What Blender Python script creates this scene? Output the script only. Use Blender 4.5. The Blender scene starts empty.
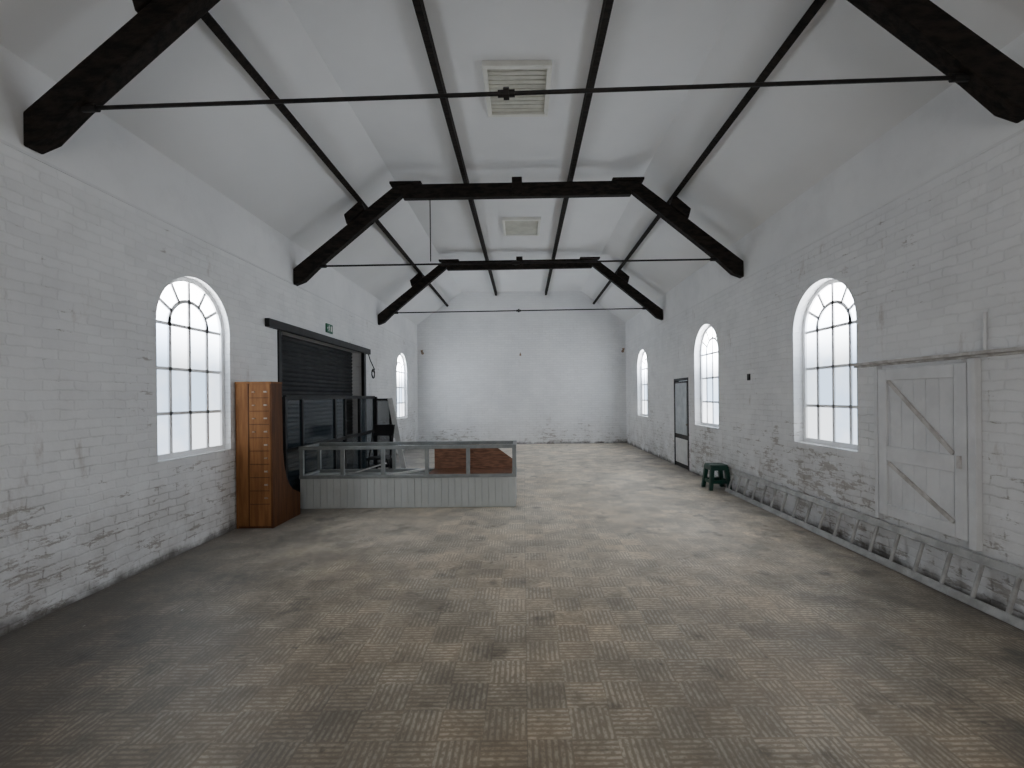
import bpy, bmesh, math, random
from mathutils import Vector, Matrix
from mathutils.geometry import tessellate_polygon
random.seed(4)
C = bpy.context.scene.collection

# ------------------------------------------------------------ node helpers
class NT:
    def __init__(s, name):
        s.m = bpy.data.materials.new(name); s.m.use_nodes = True
        s.t = s.m.node_tree; s.t.nodes.clear()
        s.out = s.n('ShaderNodeOutputMaterial')
    def n(s, typ, **kw):
        nd = s.t.nodes.new(typ)
        for k, v in kw.items(): setattr(nd, k, v)
        return nd
    def set(s, inp, v):
        if isinstance(v, bpy.types.NodeSocket): s.t.links.new(v, inp)
        elif v is not None:
            if isinstance(v, tuple) and len(v) == 3 and inp.type == 'RGBA': v = v + (1,)
            inp.default_value = v
    def math(s, op, a, b=None, c=None, clamp=False):
        nd = s.n('ShaderNodeMath', operation=op); nd.use_clamp = clamp
        s.set(nd.inputs[0], a)
        if b is not None: s.set(nd.inputs[1], b)
        if c is not None: s.set(nd.inputs[2], c)
        return nd.outputs[0]
    def mix(s, f, a, b, blend='MIX'):
        nd = s.n('ShaderNodeMix', data_type='RGBA', blend_type=blend)
        s.set(nd.inputs[0], f); s.set(nd.inputs[6], a); s.set(nd.inputs[7], b)
        return nd.outputs[2]
    def ramp(s, v, lo, hi, a=0.0, b=1.0):
        nd = s.n('ShaderNodeMapRange'); nd.interpolation_type = 'SMOOTHSTEP'
        s.set(nd.inputs[0], v)
        for i, x in zip((1, 2, 3, 4), (lo, hi, a, b)): s.set(nd.inputs[i], x)
        return nd.outputs[0]
    def noise(s, vec, scale, detail=4, rough=0.55):
        nd = s.n('ShaderNodeTexNoise'); s.set(nd.inputs['Vector'], vec)
        nd.inputs['Scale'].default_value = scale; nd.inputs['Detail'].default_value = detail
        nd.inputs['Roughness'].default_value = rough
        return nd.outputs['Fac']
    def obj(s): return s.n('ShaderNodeTexCoord').outputs['Object']
    def xyz(s, v):
        nd = s.n('ShaderNodeSeparateXYZ'); s.set(nd.inputs[0], v); return nd.outputs
    def comb(s, x, y, z):
        nd = s.n('ShaderNodeCombineXYZ')
        for i, v in enumerate((x, y, z)): s.set(nd.inputs[i], v)
        return nd.outputs[0]
    def bump(s, h, strength, dist):
        nd = s.n('ShaderNodeBump'); nd.inputs['Strength'].default_value = strength
        nd.inputs['Distance'].default_value = dist; s.set(nd.inputs['Height'], h); return nd.outputs[0]
    def bsdf(s, col, rough=0.6, metal=0.0, normal=None, spec=None, sheen=None):
        b = s.n('ShaderNodeBsdfPrincipled')
        s.set(b.inputs['Base Color'], col); s.set(b.inputs['Roughness'], rough); s.set(b.inputs['Metallic'], metal)
        if normal is not None: s.set(b.inputs['Normal'], normal)
        if spec is not None: b.inputs['Specular IOR Level'].default_value = spec
        if sheen is not None:
            b.inputs['Sheen Weight'].default_value = sheen; b.inputs['Sheen Roughness'].default_value = .45
        return b.outputs[0]
    def fin(s, sh): s.t.links.new(sh, s.out.inputs[0]); return s.m

def simple(name, c1, c2, scale=8, rough=0.6, metal=0.0, bump=0.1, stretch=(1, 1, 1), spec=None):
    n = NT(name); o = n.obj()
    mp = n.n('ShaderNodeMapping'); n.set(mp.inputs[0], o); mp.inputs['Scale'].default_value = stretch
    f = n.noise(mp.outputs[0], scale, 4, 0.6)
    col = n.mix(n.ramp(f, 0.35, 0.65), c1, c2)
    return n.fin(n.bsdf(col, rough, metal, n.bump(f, bump, 0.02) if bump > .1 else None, spec))

def brick_mat(name, axis, wear):
    n = NT(name); o = n.obj(); x, y, z = n.xyz(o)
    u = y if axis == 'x' else x
    wob = n.noise(o, 5.0, 3, .65)
    uv = n.comb(n.math('ADD', u, n.math('MULTIPLY', wob, 0.08)), n.math('ADD', z, n.math('MULTIPLY', wob, 0.055)), 0.0)
    br = n.n('ShaderNodeTexBrick'); n.set(br.inputs['Vector'], uv)
    br.inputs['Scale'].default_value = 1.0
    br.inputs['Mortar Size'].default_value = 0.011; br.inputs['Mortar Smooth'].default_value = 1.0
    br.inputs['Brick Width'].default_value = 0.235; br.inputs['Row Height'].default_value = 0.078
    br.inputs['Color1'].default_value = (1, 1, 1, 1); br.inputs['Color2'].default_value = (.93, .93, .93, 1)
    m = .94 if wear > .8 else .86
    br.inputs['Mortar'].default_value = (m, m, m, 1)
    fac = br.outputs['Fac']
    smooth_hi = n.ramp(z, 3.30, 3.44, 1.0, 0.05)
    if axis == 'y': smooth_hi = n.ramp(z, 3.7, 4.6, 1.0, 0.5)
    big = n.noise(o, 0.55, 3, 0.6); mid = n.noise(o, 2.6, 5, 0.65); fine = n.noise(o, 24, 4, 0.7)
    low = n.ramp(z, 0.15, 2.1, 1.0, 0.0)
    base = n.mix(n.ramp(big, 0.35, 0.68), (0.85, 0.855, 0.86), (0.78, 0.785, 0.795))
    base = n.mix(n.math('MULTIPLY', n.ramp(mid, 0.42, 0.72), 0.16 * (.2 + .8 * wear)), base, (0.52, 0.52, 0.52))
    base = n.mix(n.math('MULTIPLY', smooth_hi, 0.8), base, n.mix(1.0, base, br.outputs['Color'], 'MULTIPLY'))
    thin = n.math('MULTIPLY', n.ramp(mid, 0.44, 0.64), n.math('ADD', 0.20, low))
    mj = n.math('MULTIPLY', n.math('MULTIPLY', fac, n.math('ADD', 0.02, n.math('MULTIPLY', thin, 0.38 * wear))), smooth_hi)
    base = n.mix(mj, base, (0.30, 0.285, 0.27))
    cuv = n.comb(n.math('MULTIPLY', x, 3.8), n.math('MULTIPLY', y, 3.8), n.math('MULTIPLY', z, 13.0))
    chip = n.noise(cuv, 1.0, 5, 0.78)
    v = n.math('ADD', chip, n.math('MULTIPLY', n.math('SUBTRACT', big, 0.5), 0.50))
    if axis == 'y':
        v = n.math('ADD', v, n.ramp(z, 0.0, 1.5, 0.20, 0.0))
        thr = 0.74
    else:
        v = n.math('ADD', v, n.math('MULTIPLY', low, 0.125))
        thr = 0.675
    v = n.math('ADD', v, n.math('MULTIPLY', fac, 0.05))
    chipm = n.math('MULTIPLY', n.ramp(v, thr, thr + .06), smooth_hi)
    base = n.mix(n.math('MULTIPLY', chipm, 0.62), base, n.mix(fine, (0.20, 0.155, 0.125), (0.42, 0.39, 0.35)))
    sc = n.noise(n.comb(n.math('MULTIPLY', x, 1.0), n.math('MULTIPLY', y, 1.0), n.math('MULTIPLY', z, .35)), 4.0, 5, .7)
    base = n.mix(n.math('MULTIPLY', n.math('MULTIPLY', n.ramp(sc, 0.60, 0.74), 0.42 * wear), smooth_hi), base, (.33, .27, .22))
    dirt = n.math('MULTIPLY', n.ramp(n.math('ADD', z, n.math('MULTIPLY', sc, -1.2)), -.5, .5, .26 * wear, 0.0), n.ramp(mid, .3, .6))
    base = n.mix(dirt, base, (.30, .25, .20))
    skirt = n.math('MULTIPLY', n.ramp(n.math('ADD', z, n.math('MULTIPLY', mid, -0.32)), -0.17, -0.05, 1.0, 0.0), 0.8)
    base = n.mix(skirt, base, (0.075, 0.064, 0.053))
    h = n.math('MULTIPLY', n.math('MULTIPLY', fac, n.math('MULTIPLY', n.ramp(big, .25, .6, .5, .9), -0.9)), smooth_hi)
    h = n.math('ADD', h, n.math('MULTIPLY', fine, 0.4))
    h = n.math('ADD', h, n.math('MULTIPLY', n.math('MULTIPLY', mid, 3.4), smooth_hi))
    h = n.math('ADD', h, n.math('MULTIPLY', chipm, -1.2))
    return n.fin(n.bsdf(base, 0.75, 0, n.bump(h, 0.40, 0.012), 0.25))

def carpet_mat():
    n = NT('carpet'); o = n.obj(); x, y, z = n.xyz(o)
    B = 0.21
    bx = n.math('FLOOR', n.math('DIVIDE', x, B)); by = n.math('FLOOR', n.math('DIVIDE', y, B))
    par = n.math('FLOORED_MODULO', n.math('ADD', bx, by), 2.0)
    inv = n.math('SUBTRACT', 1.0, par)
    s = n.math('ADD', n.math('MULTIPLY', x, par), n.math('MULTIPLY', y, inv))
    t = n.math('ADD', n.math('MULTIPLY', y, par), n.math('MULTIPLY', x, inv))
    line = n.math('PINGPONG', n.math('ADD', n.math('DIVIDE', s, B / 7), n.math('MULTIPLY', n.noise(o, 30, 2), .3)), 0.5)
    stripe = n.ramp(line, 0.10, 0.36)
    dn = n.noise(n.comb(n.math('MULTIPLY', s, 36), n.math('MULTIPLY', t, 24), par), 1.0, 3, .75)
    wear = n.noise(o, 3.2, 4, .65)
    stripe = n.math('MULTIPLY', stripe, n.ramp(dn, 0.38, 0.58, 0.05, 1.0))
    stripe = n.math('MULTIPLY', stripe, n.ramp(wear, 0.3, 0.7, 1.0, 0.5))
    wn = n.n('ShaderNodeTexWhiteNoise', noise_dimensions='2D'); n.set(wn.inputs[0], n.comb(bx, by, 0.0))
    fuzz = n.noise(o, 95, 3, .7); big = n.noise(o, 0.45, 4, .6); mid = n.noise(o, 1.6, 6, .68)
    dark = n.mix(fuzz, (0.235, 0.188, 0.133), (0.36, 0.295, 0.215))
    light = n.mix(fuzz, (0.47, 0.41, 0.315), (0.68, 0.61, 0.485))
    col = n.mix(stripe, dark, light)
    col = n.mix(1.0, col, n.mix(par, (1.0, .975, .94), (.91, .90, .885)), 'MULTIPLY')
    warm = n.noise(o, 0.9, 3, .6)
    col = n.mix(n.ramp(warm, .42, .62, 0.0, 0.40), col, n.mix(1.0, col, (1.0, .87, .70), 'MULTIPLY'))
    tone = n.math('ADD', 0.92, n.math('MULTIPLY', wn.outputs[0], 0.22))
    tone = n.math('MULTIPLY', tone, n.ramp(mid, 0.32, 0.68, 1.18, 0.74))
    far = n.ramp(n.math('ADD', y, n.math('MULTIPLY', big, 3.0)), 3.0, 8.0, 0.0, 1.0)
    tone = n.math('MULTIPLY', tone, n.math('ADD', 0.96, n.math('MULTIPLY', far, 0.74)))  # bright floor sheen painted into the carpet colour towards the far end
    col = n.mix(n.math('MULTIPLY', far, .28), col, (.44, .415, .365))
    tone = n.math('MULTIPLY', tone, n.ramp(x, -.8, 0.3, 0.80, 1.0))  # left half of carpet darker in tone; also bounds the painted floor highlight
    seam = n.ramp(n.math('ABSOLUTE', n.math('SUBTRACT', x, 0.0)), 0.0, 0.006, 0.82, 1.0)
    tone = n.math('MULTIPLY', tone, seam)
    st = n.noise(o, 2.4, 4, .6)
    tone = n.math('MULTIPLY', tone, n.ramp(st, 0.56, 0.72, 1.0, 0.5))
    spot = n.noise(o, 7.0, 3, .6)
    tone = n.math('MULTIPLY', tone, n.ramp(spot, 0.66, 0.74, 1.0, 0.6))
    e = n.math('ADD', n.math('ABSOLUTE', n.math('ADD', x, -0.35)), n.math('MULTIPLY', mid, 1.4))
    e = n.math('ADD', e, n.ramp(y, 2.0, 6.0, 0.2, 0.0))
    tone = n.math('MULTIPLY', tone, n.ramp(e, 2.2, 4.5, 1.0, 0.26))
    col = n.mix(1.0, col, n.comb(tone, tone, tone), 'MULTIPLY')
    lint = n.noise(o, 17, 2, .5)
    col = n.mix(n.ramp(lint, 0.77, 0.79, 0.0, 0.55), col, (.55, .52, .47))
    h = n.math('ADD', n.math('MULTIPLY', stripe, 0.35), fuzz)
    return n.fin(n.bsdf(col, 0.55, 0, n.bump(h, 0.22, 0.004), 0.5, 0.18))

def pane_mat(name, strength):
    n = NT(name); o = n.obj(); x, y, z = n.xyz(o)
    py = n.math('FLOOR', n.math('DIVIDE', y, .27)); pz = n.math('FLOOR', n.math('DIVIDE', z, .463))
    wn = n.n('ShaderNodeTexWhiteNoise', noise_dimensions='2D'); n.set(wn.inputs[0], n.comb(py, pz, 0.0))
    f = n.noise(o, 2.6, 4, .6)
    v = n.math('ADD', n.math('MULTIPLY', wn.outputs[0], .5), n.math('MULTIPLY', f, .8))
    col = n.mix(n.ramp(v, .4, .9), (0.50, 0.65, 0.86), (0.90, 0.95, 1.0))
    col = n.mix(n.ramp(z, 1.3, 1.75), col, (.96, .98, 1))
    em = n.n('ShaderNodeEmission'); n.set(em.inputs[0], col)
    n.set(em.inputs[1], n.math('MULTIPLY', n.ramp(z, 0.9, 1.75, 0.22, 1.7), strength))
    return n.fin(em.outputs[0])

def glass_mat(name, tint, alpha, rough=0.08):
    n = NT(name)
    tr = n.n('ShaderNodeBsdfTransparent'); n.set(tr.inputs[0], (0.96, 0.965, 0.965, 1))
    b = n.bsdf(tint, rough, 0)
    mx = n.n('ShaderNodeMixShader'); mx.inputs[0].default_value = alpha
    n.t.links.new(tr.outputs[0], mx.inputs[1]); n.t.links.new(b, mx.inputs[2])
    return n.fin(mx.outputs[0])

M = dict(
    brick_x=brick_mat('painted_brick_side', 'x', 1.0), brick_y=brick_mat('painted_brick_end', 'y', .35),
    carpet=carpet_mat(), pane=pane_mat('frosted_pane', 13.0), pane_far=pane_mat('frosted_pane_boosted', 23.0),  # pane_far glow is raised above the near panes to brighten the far end
    plaster=simple('white_ceiling_board', (.77, .775, .78), (.74, .745, .75), 0.9, .8, 0, .1),
    beam=simple('black_stained_timber', (.0055, .0048, .0042), (.021, .0155, .012), 7, .7, 0, .6, (1, 3, 3), .2),
    iron=simple('black_iron', (.008, .008, .008), (.02, .017, .016), 10, .5, .2, .1, spec=.3),
    wframe=simple('white_glazing_bar', (.93, .93, .93), (.90, .90, .905), 6, .5),
    wdoor=simple('painted_white_door', (.76, .765, .775), (.66, .665, .675), 3, .6, 0, .2),
    stain=simple('stained_white_timber', (.64, .62, .60), (.42, .39, .37), 9, .7, 0, .3),
    black=simple('black_paint', (.006, .006, .007), (.014, .014, .016), 6, .45, spec=.3),
    shutter=simple('dark_steel_shutter', (.028, .030, .034), (.05, .053, .058), 3, .5, .3, .05),
    dglass=glass_mat('dark_glass', (.03, .045, .058), .50, .12),
    cglass=glass_mat('clear_glass', (.25, .26, .26), .04, .05),
    oak=simple('orange_brown_oak', (.26, .118, .044), (.175, .074, .027), 3, .65, 0, .1, (6, 6, .6), .15),
    oakd=simple('dark_brown_wood', (.12, .050, .020), (.075, .030, .013), 3, .6, 0, .1, (6, 6, .6), .2),
    redwood=simple('red_brown_panel', (.30, .145, .085), (.15, .07, .042), 9, .6, 0, .1, (.8, 5, 5)),
    chrome=simple('dull_label', (.36, .30, .24), (.28, .23, .18), 6, .5, .1),
    cpanel=simple('pale_grey_boarding', (.54, .56, .55), (.46, .48, .47), 2.5, .55, 0, .1, (1, 1, .5)),
    cframe=simple('grey_painted_frame', (.27, .285, .285), (.20, .215, .215), 5, .5),
    alu=simple('dull_aluminium', (.46, .46, .45), (.31, .305, .295), 7, .5, .1, .1),
    green=simple('dark_green_plastic', (.005, .055, .038), (.003, .040, .028), 5, .4),
    sgreen=simple('sign_green', (.0, .12, .055), (.0, .10, .045), 5, .4),
    white=simple('white_plastic', (.70, .70, .69), (.60, .60, .59), 6, .5),
    ventf=simple('white_vent_frame', (.76, .76, .71), (.70, .70, .65), 5, .6),
    vent=simple('cream_vent', (.58, .575, .50), (.50, .495, .43), 5, .6),
    ventd=simple('vent_shadow_gap', (.22, .22, .19), (.17, .17, .15), 5, .8),
    brass=simple('aged_brown_metal', (.30, .21, .14), (.20, .14, .09), 8, .5, .1),
    gglass=simple('obscured_grey_glass', (.50, .54, .56), (.40, .44, .46), 4, .25),
)

# ------------------------------------------------------------ geometry helpers
class G:
    def __init__(s): s.v = []; s.f = []
    def add(s, vs, fs):
        o = len(s.v); s.v += [Vector(v) for v in vs]; s.f += [tuple(i + o for i in f) for f in fs]; return s
    def box(s, x0, x1, y0, y1, z0, z1):
        return s.add([(x0, y0, z0), (x1, y0, z0), (x1, y1, z0), (x0, y1, z0), (x0, y0, z1), (x1, y0, z1), (x1, y1, z1), (x0, y1, z1)],
                     [(0, 3, 2, 1), (4, 5, 6, 7), (0, 1, 5, 4), (1, 2, 6, 5), (2, 3, 7, 6), (3, 0, 4, 7)])
    def beam(s, p0, p1, w, h, up=(0, 0, 1)):
        p0, p1 = Vector(p0), Vector(p1); d = (p1 - p0).normalized(); side = d.cross(Vector(up)).normalized(); u = side.cross(d)
        vs = []
        for p in (p0, p1):
            for a, b in ((-1, -1), (1, -1), (1, 1), (-1, 1)): vs.append(p + side * a * w / 2 + u * b * h / 2)
        return s.add(vs, [(0, 1, 2, 3), (7, 6, 5, 4), (0, 4, 5, 1), (1, 5, 6, 2), (2, 6, 7, 3), (3, 7, 4, 0)])
    def cyl(s, p0, p1, r, n=12, r1=None):
        p0, p1 = Vector(p0), Vector(p1); r1 = r if r1 is None else r1
        d = (p1 - p0).normalized(); a = d.orthogonal().normalized(); b = d.cross(a)
        vs = []
        for p, rr in ((p0, r), (p1, r1)):
            for i in range(n):
                t = 2 * math.pi * i / n; vs.append(p + a * math.cos(t) * rr + b * math.sin(t) * rr)
        fs = [(i, (i + 1) % n, n + (i + 1) % n, n + i) for i in range(n)]
        fs += [tuple(reversed(range(n))), tuple(range(n, 2 * n))]
        return s.add(vs, fs)
    def tube(s, pts, r, n=8):
        for a, b in zip(pts, pts[1:]): s.cyl(a, b, r, n)
        return s
    def prism(s, loops, fn, w0, w1):
        flat = [p for l in loops for p in l]; n = len(flat)
        tris = tessellate_polygon([[Vector((p[0], p[1], 0)) for p in l] for l in loops])
        vs = [fn(p[0], p[1], w0) for p in flat] + [fn(p[0], p[1], w1) for p in flat]
        fs = [tuple(t) for t in tris] + [tuple(n + i for i in reversed(t)) for t in tris]
        o = 0
        for l in loops:
            k = len(l)
            for i in range(k):
                a, b = o + i, o + (i + 1) % k; fs.append((a, b, n + b, n + a))
            o += k
        return s.add(vs, fs)
    def make(s, name, mat, parent=None, bevel=0.0, origin=None, smooth=False):
        if parent is not None: off = Vector(parent['base'])
        elif origin is not None: off = Vector(origin)
        else:
            xs = [v.x for v in s.v]; ys = [v.y for v in s.v]; zs = [v.z for v in s.v]
            off = Vector(((min(xs) + max(xs)) / 2, (min(ys) + max(ys)) / 2, min(zs)))
        me = bpy.data.meshes.new(name); me.from_pydata([v - off for v in s.v], [], s.f)
        bm = bmesh.new(); bm.from_mesh(me); bmesh.ops.recalc_face_normals(bm, faces=bm.faces); bm.to_mesh(me); bm.free()
        me.materials.append(M[mat])
        if smooth:
            for p in me.polygons: p.use_smooth = True
        ob = bpy.data.objects.new(name, me); C.objects.link(ob)
        if parent is not None: ob.parent = parent
        else: ob.location = off; ob['base'] = tuple(off)
        if bevel:
            b = ob.modifiers.new('bevel', 'BEVEL'); b.width = bevel; b.segments = 2; b.limit_method = 'ANGLE'
        return ob

def tag(o, label, cat, kind=None, group=None):
    o['label'] = label; o['category'] = cat
    if kind: o['kind'] = kind
    if group: o['group'] = group
    return o
def root(name, loc, label, cat, kind=None, group=None):
    e = bpy.data.objects.new(name, None); e.empty_display_size = 0.1; e.location = loc; C.objects.link(e); e['base'] = tuple(loc)
    return tag(e, label, cat, kind, group)
def clone(r, loc, rot=(0, 0, 0)):
    n = r.copy(); C.objects.link(n); n.location = loc; n.rotation_euler = rot
    for ch in list(r.children):
        c = ch.copy(); C.objects.link(c); c.parent = n
    return n

# ------------------------------------------------------------ room dimensions
XL, XR, Y0, YB = -3.60, 3.48, -3.0, 15.3
EAVE, FLAT = 4.08, 5.18
FL, FR = -2.08, 1.98
T = 0.35

def arch(cu, sill, top, w, n=24):
    r = w / 2; sp = top - r
    pts = [(cu - r, sill), (cu + r, sill)]
    for i in range(n + 1):
        a = math.pi * i / n; pts.append((cu + r * math.cos(a), sp + r * math.sin(a)))
    return pts
WL = [(4.97, 1.00, 2.95), (13.35, 1.0, 2.93)]
WR = [(5.25, 0.99, 2.93), (8.6, 1.0, 2.95), (13.2, 1.0, 2.95)]
WW = 1.10
fx = lambda u, v, w: (w, u, v)
fy = lambda u, v, w: (u, w, v)
outer = [(Y0, 0), (6.59, 0), (6.59, 2.64), (10.1, 2.64), (10.1, 0), (YB + T, 0), (YB + T, EAVE + .1), (Y0, EAVE + .1)]
w = G().prism([outer] + [arch(c, s, t, WW) for c, s, t in WL], fx, XL - T, XL).make('wall_left', 'brick_x', origin=(0, 0, 0))
tag(w, 'white painted brick side wall with wide shuttered opening', 'wall', 'structure')
outer = [(Y0, 0), (9.5, 0), (9.5, 1.98), (10.42, 1.98), (10.42, 0), (YB + T, 0), (YB + T, EAVE + .1), (Y0, EAVE + .1)]
w = G().prism([outer] + [arch(c, s, t, WW) for c, s, t in WR], fx, XR, XR + T).make('wall_right', 'brick_x', origin=(0, 0, 0))
tag(w, 'white painted brick side wall with three arched windows', 'wall', 'structure')
gab = [(XL, 0), (XR, 0), (XR, EAVE), (FR, FLAT), (FL, FLAT), (XL, EAVE)]
tag(G().prism([gab], fy, YB, YB + T).make('wall_back', 'brick_y', origin=(0, 0, 0)), 'white painted brick gable end wall', 'wall', 'structure')
tag(G().prism([gab], fy, Y0 - T, Y0).make('wall_front', 'brick_y', origin=(0, 0, 0)), 'white painted brick end wall', 'wall', 'structure')
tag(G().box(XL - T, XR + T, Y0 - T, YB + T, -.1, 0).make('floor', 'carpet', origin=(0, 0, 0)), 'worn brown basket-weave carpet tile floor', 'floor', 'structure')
cp = [(XL, EAVE), (FL, FLAT), (FR, FLAT), (XR, EAVE), (XR, EAVE + .14), (FR + .05, FLAT + .14), (FL - .05, FLAT + .14), (XL, EAVE + .14)]
tag(G().prism([cp], fy, Y0 - T, YB + T).make('ceiling', 'plaster', origin=(0, 0, 0)), 'white boarded ceiling with sloping sides and flat middle', 'ceiling', 'structure')
tag(G().box(XL, XL + .008, Y0, YB, 3.40, 3.42).make('trim_1', 'plaster'), 'thin white ledge along the side wall', 'ledge', 'structure')
tag(G().box(XR - .008, XR, Y0, YB, 3.40, 3.42).make('trim_2', 'plaster'), 'thin white ledge along the side wall', 'ledge', 'structure')

# ------------------------------------------------------------ windows
def strip(g, pts, wd, d0, d1, xf):
    for (a, b) in zip(pts, pts[1:]):
        a2, b2 = Vector(a), Vector(b); d = (b2 - a2).normalized(); nrm = Vector((-d.y, d.x)) * wd / 2
        q = [a2 - nrm - d * .002, b2 - nrm + d * .002, b2 + nrm + d * .002, a2 + nrm - d * .002]
        g.prism([[tuple(p) for p in q]], xf, d0, d1)
def window(i, cu, sill, top, xface, sgn, rec, pane):
    base = (xface + sgn * (rec + .03), cu, sill)
    r = root('window_%d' % i, base, 'white arched multi-pane window with frosted bright glass', 'window', 'structure')
    x0, x1 = sorted((xface + sgn * rec, xface + sgn * (rec + .05)))
    R = WW / 2; sp = top - R
    g = G(); out = arch(cu, sill, top, WW, 28)
    inn = arch(cu, sill + .055, top - .05, WW - .10, 28)
    g.prism([out, inn], fx, x0, x1)
    g.make('frame', 'wframe', r)
    g = G(); b0, b1 = sorted((xface + sgn * (rec + .012), xface + sgn * (rec + .028))); bw = .040
    ri = R * .52
    for u in (-R * .5, 0, R * .5):
        zt = sp + math.sqrt(max(0, ri * ri - u * u))
        strip(g, [(cu + u, sill + .05), (cu + u, zt)], bw, b0, b1, fx)
    for k in (1, 2, 3):
        zz = sill + (sp - sill) * k / 3
        strip(g, [(cu - R + .05, zz), (cu + R - .05, zz)], bw * .85, b0, b1, fx)
    strip(g, [(cu + ri * math.cos(math.pi * k / 18), sp + ri * math.sin(math.pi * k / 18)) for k in range(19)], bw, b0, b1, fx)
    for k in range(1, 6):
        a = math.pi * k / 6
        strip(g, [(cu + ri * math.cos(a), sp + ri * math.sin(a)), (cu + (R - .05) * math.cos(a), sp + (R - .05) * math.sin(a))], bw * .85, b0, b1, fx)
    g.make('glazing_bar', 'wframe', r)
    p0, p1 = sorted((xface + sgn * (rec + .026), xface + sgn * (rec + .032)))
    G().prism([arch(cu, sill + .03, top - .03, WW - .06, 28)], fx, p0, p1).make('pane', pane, r)
    return r
k = 1
for c, s, t in WL: window(k, c, s, t, XL, -1, .07, 'pane' if c < 10 else 'pane_far'); k += 1
for c, s, t in WR: window(k, c, s, t, XR, 1, .12, 'pane' if c < 8 else 'pane_far'); k += 1

# ------------------------------------------------------------ trusses
CX = -0.06; HW = 3.50
def truss(loc):
    r = root('roof_truss', loc, 'black-stained timber collar truss with iron tie rod', 'roof truss', None, 'roof trusses')
    y = loc[1]
    for sg in (-1, 1):
        m = lambda x: CX + sg * x
        P = [(HW + .035, 3.46), (HW + .035, 3.71), (1.92, 4.985), (1.62, 5.01), (1.86, 4.80), (3.14, 3.745), (3.38, 3.52)]
        G().prism([[(m(a), b) for a, b in P]], fy, y - .065, y + .065).make('rafter', 'beam', r, .012)
        G().box(*sorted((m(1.5), m(2.0))), y - .08, y + .08, 5.01, 5.05).make('cleat', 'beam', r, .01)
        G().prism([[(m(2.68), 4.39), (m(2.40), 4.61), (m(2.44), 4.73), (m(2.5), 4.73), (m(2.72), 4.54)]], fy, y - .08, y + .08).make('cleat', 'beam', r, .01)
        G().cyl((m(3.17), y, 3.76), (m(3.04), y, 3.76), .028, 12).make('rod_nut', 'iron', r)
    G().box(CX - 1.8, CX + 1.8, y - .055, y + .055, 4.79, 5.01).make('collar_beam', 'beam', r, .012)
    G().box(CX - .08, CX + .08, y - .075, y + .075, 4.81, 5.09).make('cleat', 'beam', r, .01)
    G().cyl((CX - 3.2, y, 3.76), (CX + 3.2, y, 3.76), .0145, 10).make('tie_rod', 'iron', r)
    G().cyl((CX - .10, y, 3.76), (CX + .02, y, 3.76), .025, 10).cyl((CX - .06, y, 3.76), (CX - .02, y, 3.76), .042, 6).make('turnbuckle', 'iron', r)
    return r
t2 = truss((CX, 7.12, 3.41))
clone(t2, (CX, 11.2, 3.40), (0, math.radians(-.4), 0))
clone(t2, (CX, 3.20, 3.41), (0, math.radians(-.2), math.radians(-1.8)))
t2.location.z = 3.375; t2.rotation_euler = (0, math.radians(-.4), 0)

def purlin(p, wd, h, desc, tilt):
    x, z = p
    g = G()
    ca, sa = math.cos(tilt), math.sin(tilt)
    q = [(-wd / 2, -h / 2), (wd / 2, -h / 2), (wd / 2, h / 2), (-wd / 2, h / 2)]
    q = [(x + a * ca - b * sa, z + a * sa + b * ca) for a, b in q]
    o = g.prism([q], fy, Y0, YB).make('purlin', 'beam')
    tag(o, desc, 'roof beam', None, 'ceiling purlins')
sl = math.atan2(FLAT - EAVE, FL - XL)
purlin((-.90, 5.115), .065, .13, 'thin black timber purlin along the flat ceiling', 0)
purlin((.79, 5.115), .065, .13, 'thin black timber purlin along the flat ceiling', 0)
purlin((-2.575, 4.75), .075, .11, 'thin black timber purlin along the sloping ceiling', sl)
purlin((2.43, 4.78), .075, .11, 'thin black timber purlin along the sloping ceiling', -sl)

tag(G().cyl((-1.45, 7.12, 4.76), (-1.45, 7.12, 3.76), .009, 6).make('hanging_wire', 'iron'), 'thin black wire hanging from the collar beam', 'wire')

def vent(y0, y1, x0, x1, lab):
    r = root('ceiling_vent', ((x0 + x1) / 2, (y0 + y1) / 2, FLAT - .05), lab, 'vent', None, 'ceiling vents')
    z0, z1 = FLAT - .06, FLAT; b = .05
    G().box(x0, x1, y0, y0 + b, z0, z1).box(x0, x1, y1 - b, y1, z0, z1).box(x0, x0 + b, y0 + b, y1 - b, z0, z1).box(x1 - b, x1, y0 + b, y1 - b, z0, z1).make('frame', 'ventf', r, .006)
    g = G(); n = 11; st = (y1 - y0 - 2 * b) / n
    for i in range(n):
        yy = y0 + b + st * i
        g.box(x0 + b, x1 - b, yy + st * .08, yy + st * .90, z0 + .032, z0 + .042)
    g.make('slats', 'vent', r)
    G().box(x0 + b, x1 - b, y0 + b, y1 - b, z1 - .01, z1 - .002).make('backing', 'ventd', r)
vent(4.78, 5.66, -.41, .34, 'square cream slatted ceiling vent')
vent(8.95, 9.85, -.40, .38, 'square cream slatted ceiling vent')

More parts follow.
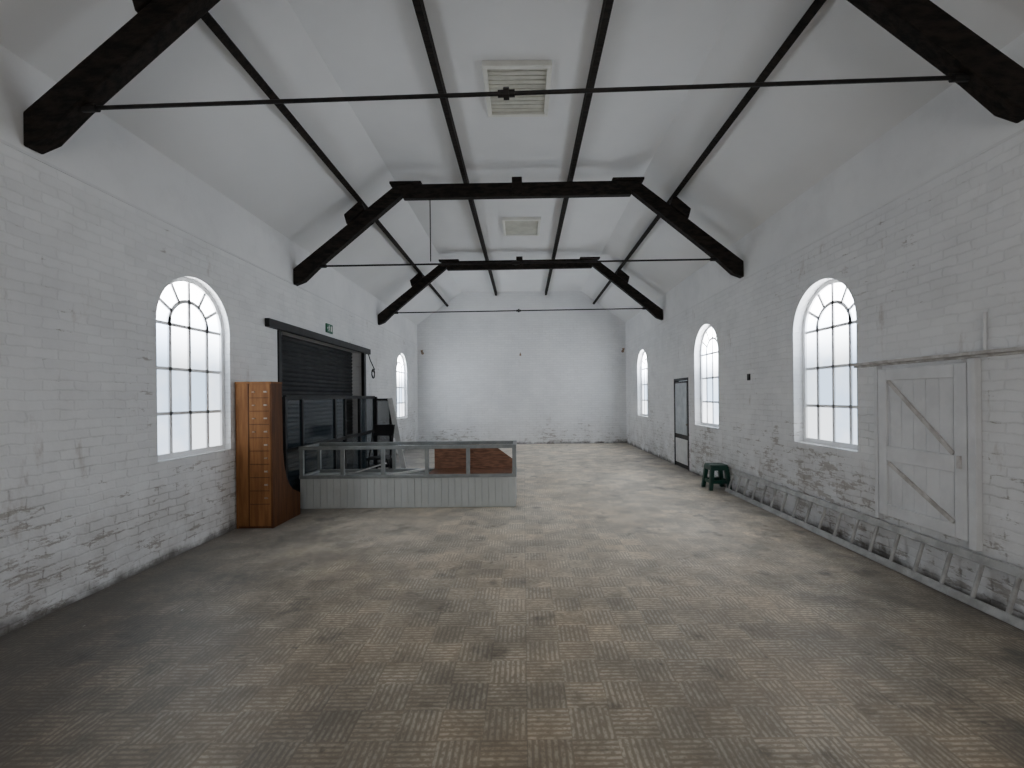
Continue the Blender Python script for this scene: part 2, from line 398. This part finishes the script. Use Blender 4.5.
# ------------------------------------------------------------ roller shutter, lintel, screen
g = G(); y0, y1 = 6.59, 10.1; xs = XL - .26
prof = []; nz = 35; hh = 2.64 / nz
for i in range(nz):
    z = i * hh; prof += [(xs, z), (xs + .012, z + hh * .15), (xs + .026, z + hh * .5), (xs + .012, z + hh * .85)]
prof += [(xs, 2.64)]
loop = prof + [(xs - .03, 2.64), (xs - .03, 0)]
sh = g.prism([loop], lambda u, v, w: (u, w, v), y0, y1).make('door_1', 'shutter')
tag(sh, 'closed dark grey slatted steel roller shutter', 'roller shutter', 'structure')
tag(G().box(XL, XL + .07, 6.27, 10.42, 2.62, 2.74).make('trim_3', 'black', bevel=.006), 'black lintel beam over the shutter opening', 'lintel', 'structure')
tag(G().box(XL - .02, XL + .05, 10.04, 10.16, 0, 2.62).make('trim_4', 'black', bevel=.006), 'black post at the edge of the shutter opening', 'door post', 'structure')
tag(G().box(XL - .22, XL + .02, 6.6, 6.68, 0, 2.62).make('trim_5', 'black', bevel=.006), 'black guide rail of the roller shutter', 'door post', 'structure')

r = root('glazed_screen', (-3.36, 8.2, 0), 'black metal framed screen with dark glass panels', 'screen')
xs0, xs1 = -3.39, -3.34
posts = [6.33, 6.82, 8.0, 8.45, 9.2, 10.12]
g = G()
for p in posts: g.box(xs0, xs1, p - .028, p + .028, 0, 1.64)
g.box(xs0, xs1, posts[0], posts[-1], 1.60, 1.66).box(xs0, xs1, posts[0], posts[-1], 0, .12).box(xs0, xs1, posts[0], posts[-1], .84, .90)
g.make('frame', 'black', r, .004)
for a, b in zip(posts, posts[1:]):
    G().box(-3.368, -3.362, a + .028, b - .028, .12, .84).make('glass', 'dglass', r)
    if not (a == 8.45): G().box(-3.368, -3.362, a + .028, b - .028, .90, 1.60).make('glass', 'dglass', r)
g = G()
g.box(-3.34, -3.30, 10.09, 10.15, 0, 1.64).box(-3.02, -2.97, 10.09, 10.15, 0, 1.6).box(-3.30, -2.97, 10.09, 10.15, 1.55, 1.6).box(-3.30, -2.97, 10.09, 10.15, .05, .12)
g.make('gate_leaf', 'black', r, .004)
G().box(-3.30, -3.02, 10.118, 10.124, .12, 1.55).make('glass', 'dglass', r)

# exit sign
r = root('exit_sign', (XL + .02, 8.33, 2.82), 'small green emergency exit sign with white running figure', 'sign')
K = .82; sy, sz = 8.20, 2.82
G().box(XL, XL + .025, sy, sy + .32 * K, sz, sz + .2 * K).make('plate', 'sgreen', r, .003)
g = G(); q = lambda pts: g.prism([[(sy + a * K, sz + b * K) for a, b in pts]], fx, XL + .025, XL + .029)
q([(.21, .04), (.27, .04), (.27, .16), (.21, .16)])
q([(.115, .145), (.14, .145), (.14, .17), (.115, .17)])
q([(.10, .08), (.13, .08), (.145, .14), (.115, .14)])
q([(.13, .125), (.17, .11), (.17, .12), (.13, .138)])
q([(.07, .11), (.11, .13), (.11, .14), (.065, .12)])
q([(.10, .085), (.08, .035), (.095, .035), (.12, .085)])
q([(.11, .085), (.15, .06), (.14, .03), (.155, .03), (.165, .065), (.13, .09)])
q([(.02, .10), (.05, .075), (.05, .09), (.06, .09), (.06, .11), (.05, .11), (.05, .125)])
g.make('pictogram', 'white', r)

# cable coil
pts = [(XL + .012, 10.75 + .10 * math.cos(a * .5), 2.22 + .09 * math.sin(a * .5) - .002 * a) for a in range(30)]
pts += [(XL + .012, 10.85, 2.3), (XL + .012, 10.55, 2.5), (XL + .012, 10.40, 2.66)]
tag(G().tube(pts, .012, 6).make('cable_coil', 'black', origin=(XL + .012, 10.75, 2.1)), 'coiled black cable hung on the brick wall', 'cable')

# ------------------------------------------------------------ oak rack
r = root('leaflet_rack', (-3.35, 5.8, 0), 'tall orange-brown oak rack with small label holders', 'display rack')
G().box(-3.565, -3.15, 5.585, 5.61, .03, 1.80).make('back_panel', 'oak', r, .003)
prof = [(5.59, 0), (6.28, 0), (6.28, .30), (6.22, .33), (6.10, .38), (6.0, .46), (5.92, .58), (5.87, .74), (5.84, .95), (5.83, 1.81), (5.59, 1.81)]
G().prism([prof], fx, -3.155, -3.13).make('side_panel', 'oakd', r, .003)
G().prism([prof], fx, -3.585, -3.56).make('side_panel', 'oak', r, .003)
G().box(-3.585, -3.13, 5.58, 5.84, 1.80, 1.825).make('top', 'oak', r, .003)
G().box(-3.56, -3.155, 5.60, 6.26, .0, .05).make('plinth', 'oakd', r)
for i in range(6):
    z = .35 + i * .24
    G().box(-3.56, -3.155, 5.61, 5.84 + (.25 if i == 0 else .05 if i == 1 else -.02), z, z + .02).make('shelf', 'oak', r)
G().box(-3.425, -3.413, 5.579, 5.59, .03, 1.80).make('batten', 'oakd', r)
for i in range(9):
    z = .30 + i * .165
    G().box(-3.405, -3.165, 5.580, 5.59, z, z + .008).make('batten', 'oakd', r)
for i in range(9):
    z = .37 + i * .165
    G().box(-3.225, -3.185, 5.574, 5.587, z, z + .018).make('label_holder', 'chrome' if i % 3 or i > 5 else 'brass', r)
    if i > 4: G().box(-3.37, -3.335, 5.574, 5.587, z, z + .014).make('label_holder', 'brass', r)

# ------------------------------------------------------------ counter
X0, X1, YF, YK = -3.27, -.13, 6.55, 7.15
r = root('display_counter', (-1.7, 6.85, 0), 'low grey display counter with boarded base and open framed top', 'counter')
G().box(X0 + .01, X1 - .02, YF + .02, YK, .0, .44).make('base', 'cpanel', r)
g = G(); nb = 32; bw = (X1 - X0) / nb
for i in range(nb): g.box(X0 + bw * i + .002, X0 + bw * (i + 1) - .002, YF, YF + .02, .012, .44)
g.make('boarding', 'cpanel', r, .002)
g = G(); nb = 6; bw = (YK - YF) / nb
for i in range(nb): g.box(X1 - .018, X1, YF + .02 + bw * i + .003, YF + bw * (i + 1) - .003, .012, .44)
g.make('boarding', 'cpanel', r, .002)
g = G(); ZT = .91
for (a, b) in ((YF - .012, YF + .04), (YK - .05, YK)):
    g.box(X0 - .01, X1 + .012, a, b, .44, .485); g.box(X0 - .01, X1 + .012, a, b, ZT - .05, ZT)
for (a, b) in ((X0 - .01, X0 + .04), (X1 - .04, X1 + .012)):
    g.box(a, b, YF + .04, YK - .05, .44, .485); g.box(a, b, YF + .04, YK - .05, ZT - .05, ZT)
g.make('rail', 'cframe', r, .004)
for x in (-3.245, -2.65, -2.06, -1.42, -.82, -.15):
    G().box(x - .027, x + .027, YF - .008, YF + .035, .485, ZT - .05).make('post', 'cframe', r, .003)
for x in (-3.245, -2.06, -.15):
    G().box(x - .024, x + .024, YK - .045, YK - .005, .485, ZT - .05).make('post', 'cframe', r, .003)
G().box(X0 + .04, X1 - .04, YF + .05, YK - .06, ZT - .02, ZT - .014).make('top_glass', 'cglass', r)
G().box(-1.42, -.80, YK - .03, YK - .015, .485, ZT - .05).make('sliding_door', 'redwood', r)
G().prism([[(-.80, .485), (-.175, .485), (-.175, .62), (-.50, .86), (-.80, .86)]], fy, YK - .048, YK - .033).make('sliding_door', 'redwood', r)
G().box(-1.42, -.19, YF + .04, YK - .05, .441, .49).make('shelf', 'redwood', r)
tag(G().beam((-2.02, 6.68, .462), (-1.5, 7.02, .50), .09, .02).make('loose_board', 'white'), 'short white board lying inside the counter', 'board')
tag(G().beam((-2.62, 7.0, .455), (-2.15, 6.9, .60), .14, .02).make('loose_board', 'white'), 'white board tilted inside the counter', 'board')
tag(G().beam((-3.15, 6.8, .452), (-2.70, 6.9, .452), .10, .02).make('loose_board', 'cpanel'), 'grey offcut board lying inside the counter', 'board')

# ------------------------------------------------------------ folding chair, leaning board
r = root('folding_chair', (-2.75, 8.6, 0), 'black folding chair with slim seat and backrest', 'chair')
for sx in (-.2, .2):
    G().tube([(-2.75 + sx, 8.35, .0), (-2.75 + sx, 8.85, 1.08)], .013).make('leg', 'iron', r)
    G().tube([(-2.75 + sx * .9, 8.85, .0), (-2.75 + sx * .9, 8.40, .47)], .013).make('leg', 'iron', r)
G().box(-2.95, -2.55, 8.38, 8.78, .455, .485).make('seat', 'black', r, .01)
G().beam((-2.94, 8.83, .98), (-2.56, 8.83, .98), .03, .22).make('backrest', 'black', r, .01)
tag(G().beam((-2.60, 9.74, 0.0), (-2.99, 10.06, 1.60), .02, .11, (1, 0, 0)).make('leaning_board', 'white'), 'white narrow board leaning against the black gate', 'board')

# ------------------------------------------------------------ braced door on right wall
d0, d1, zb, zt = 3.49, 4.36, .44, 1.83
r = root('door_2', (XR - .03, 3.92, zb), 'dirty white painted ledged and braced hatch door', 'door', 'structure')
g = G(); nb = 7; bw = (d1 - d0) / nb
for i in range(nb): g.box(XR - .03, XR - .002, d0 + bw * i + .001, d0 + bw * (i + 1) - .001, zb, zt)
g.make('planks', 'wdoor', r, .0015)
g = G(); xa, xb = XR - .05, XR - .03
g.box(xa, xb, d0, d0 + .10, zb, zt).box(xa, xb, d1 - .10, d1, zb, zt)
for a, b in ((zb, zb + .11), (.96, 1.10), (zt - .11, zt)): g.box(xa, xb, d0 + .10, d1 - .10, a, b)
g.make('ledge', 'wdoor', r, .005)
G().beam((XR - .038, d1 - .11, 1.715), (XR - .038, d0 + .12, 1.11), .034, .016, (1, 0, 0)).make('brace', 'stain', r)
G().beam((XR - .038, d1 - .11, .94), (XR - .038, d0 + .12, .56), .034, .016, (1, 0, 0)).make('brace', 'stain', r)
g = G().box(XR - .05, XR, d0 - .07, d0 - .008, zb - .05, zt + .03).box(XR - .05, XR, d1 + .008, d1 + .05, zb - .05, zt + .03)
g.make('door_frame', 'wdoor', r, .004)
G().box(XR - .064, XR - .05, d0 + .04, d0 + .07, 1.0, 1.10).make('latch', 'stain', r)
o = G().box(XR - .055, XR, 2.7, 4.72, 1.885, 1.912).box(XR - .02, XR, 2.7, 4.72, 1.865, 1.885).make('wall_rail', 'stain', bevel=.004)
tag(o, 'slim stained grey-white rail fixed along brick wall', 'rail')
tag(G().cyl((XR - .014, 3.38, 1.912), (XR - .014, 3.38, 2.2), .012).make('wall_pipe', 'wdoor'), 'short painted upright pipe above the rail', 'pipe')

# far door on the right wall
r = root('door_3', (XR + .01, 9.96, 0), 'narrow door with black frame, grey glass and white lower panel', 'door', 'structure')
g = G(); xa, xb = XR - .004, XR + .1
g.box(xa, xb, 9.5, 9.55, 0, 1.98).box(xa, xb, 10.37, 10.42, 0, 1.98).box(xa, xb, 9.55, 10.37, 1.93, 1.98)
g.make('door_frame', 'black', r, .002)
G().box(XR + .008, XR + .04, 9.57, 10.35, 0.01, 1.91).make('leaf', 'iron', r)
G().box(XR - .006, XR + .009, 9.60, 10.32, .74, 1.87).make('glass', 'gglass', r)
G().box(XR - .006, XR + .009, 9.60, 10.32, .10, .64).make('panel', 'white', r)
G().cyl((XR + .01, 9.60, .97), (XR - .03, 9.60, .97), .012).make('handle', 'chrome', r)

# ------------------------------------------------------------ ladder
r = root('ladder', (3.39, 5.0, 0), 'long dull aluminium ladder lying on its edge along the wall', 'ladder')
A = Vector((3.335, 0, .035)); B = Vector((3.43, 0, .34))
ya, yb = 2.75, 7.46
for p in (A, B):
    G().beam((p.x, ya, p.z), (p.x, yb, p.z), .03, .065, (B - A).normalized()).make('rail', 'alu', r, .003)
i = 0
while ya + .12 + i * .25 < yb - .05:
    y = ya + .12 + i * .25
    G().cyl((A.x, y, A.z), (B.x, y, B.z), .016, 10).make('rung', 'alu', r, smooth=False); i += 1

# ------------------------------------------------------------ green stool
cx, cy = 3.28, 7.70
r = root('step_stool', (cx, cy, 0), 'dark green moulded plastic step stool', 'stool')
H = .42
def rr(h, rad, n=5):
    pts = []
    for qx, qy, a0 in ((1, 1, 0), (-1, 1, 90), (-1, -1, 180), (1, -1, 270)):
        for i in range(n + 1):
            a = math.radians(a0 + 90 * i / n); pts.append((cx + qx * (h - rad) + rad * math.cos(a), cy + qy * (h - rad) + rad * math.sin(a)))
    return pts
fz = lambda u, v, w: (u, v, w)
slot = [(cx - .05, cy - .015), (cx + .05, cy - .015), (cx + .05, cy + .015), (cx - .05, cy + .015)]
G().prism([rr(.145, .04), slot], fz, H - .02, H).make('seat', 'green', r, .005)
G().prism([rr(.152, .04), rr(.14, .035)], fz, H - .09, H - .015).make('rim', 'green', r, .003)
for sx in (-1, 1):
    for sy_ in (-1, 1):
        g = G(); t0 = (cx + sx * .115, cy + sy_ * .115, H - .03); b0 = (cx + sx * .16, cy + sy_ * .16, 0)
        vs = []
        for (p, s) in ((b0, .028), (t0, .034)):
            for a, b in ((-1, -1), (1, -1), (1, 1), (-1, 1)): vs.append((p[0] + a * s, p[1] + b * s, p[2]))
        g.add(vs, [(0, 3, 2, 1), (4, 5, 6, 7), (0, 1, 5, 4), (1, 2, 6, 5), (2, 3, 7, 6), (3, 0, 4, 7)])
        g.make('leg', 'green', r, .006)
for s in (-1, 1):
    G().box(cx - .13, cx + .13, cy + s * .147 - .007, cy + s * .147 + .007, .11, .165).make('stretcher', 'green', r)
    G().box(cx + s * .147 - .007, cx + s * .147 + .007, cy - .13, cy + .13, .11, .165).make('stretcher', 'green', r)

# ------------------------------------------------------------ end wall fixtures
for x, lab in ((-3.42, 'small brown metal bracket lamp on end wall'), (3.38, 'small brown metal bracket lamp on end wall')):
    r = root('wall_lamp', (x, YB, 3.05), lab, 'lamp', None, 'end wall lamps')
    G().cyl((x, YB, 3.12), (x, YB - .02, 3.12), .045, 14).make('wall_plate', 'brass', r)
    G().tube([(x, YB - .02, 3.12), (x, YB - .10, 3.09), (x, YB - .12, 3.15)], .012, 8).make('arm', 'brass', r)
    G().cyl((x, YB - .12, 3.13), (x, YB - .12, 3.21), .025, 14, .045).make('lamp_shade', 'brass', r)
tag(G().box(-.13, -.07, YB - .02, YB, 3.0, 3.07).cyl((-.10, YB - .02, 3.04), (-.10, YB - .08, 3.10), .012).make('wall_hook', 'brass'), 'small brown metal hook on the end wall', 'hook')
tag(G().box(XR - .02, XR, 6.90, 6.97, 1.82, 1.92).make('wall_switch', 'iron', bevel=.004), 'small dark wall switch on painted brick', 'switch')

# ------------------------------------------------------------ light
wd = bpy.data.worlds.new('World'); bpy.context.scene.world = wd; wd.use_nodes = True
wd.node_tree.nodes['Background'].inputs[0].default_value = (.75, .85, 1, 1); wd.node_tree.nodes['Background'].inputs[1].default_value = 1.0
l = bpy.data.lights.new('rear_fill_lamp', 'AREA'); l.shape = 'RECTANGLE'; l.size = 2.4; l.size_y = 2.2; l.energy = 75; l.color = (1, .98, .94)  # added fill lamp behind the camera; the wall there has no opening
lo = bpy.data.objects.new('rear_fill_lamp', l); C.objects.link(lo); lo.location = (0.3, Y0 + .1, 1.8); lo.rotation_euler = (math.radians(84), 0, 0)

# ------------------------------------------------------------ camera
cam = bpy.data.cameras.new('camera'); co = bpy.data.objects.new('camera', cam); C.objects.link(co)
co.location = (0, 0, 1.6); cam.sensor_width = 36; cam.lens = 450 / 1024 * 36
cam.shift_x = -11.7 / 1024; cam.shift_y = 13 / 1024
co.rotation_euler = (Matrix.Rotation(math.radians(90), 3, 'X') @ Matrix.Rotation(math.radians(-.6), 3, 'Z')).to_euler()
cam.clip_start = .05
bpy.context.scene.camera = co
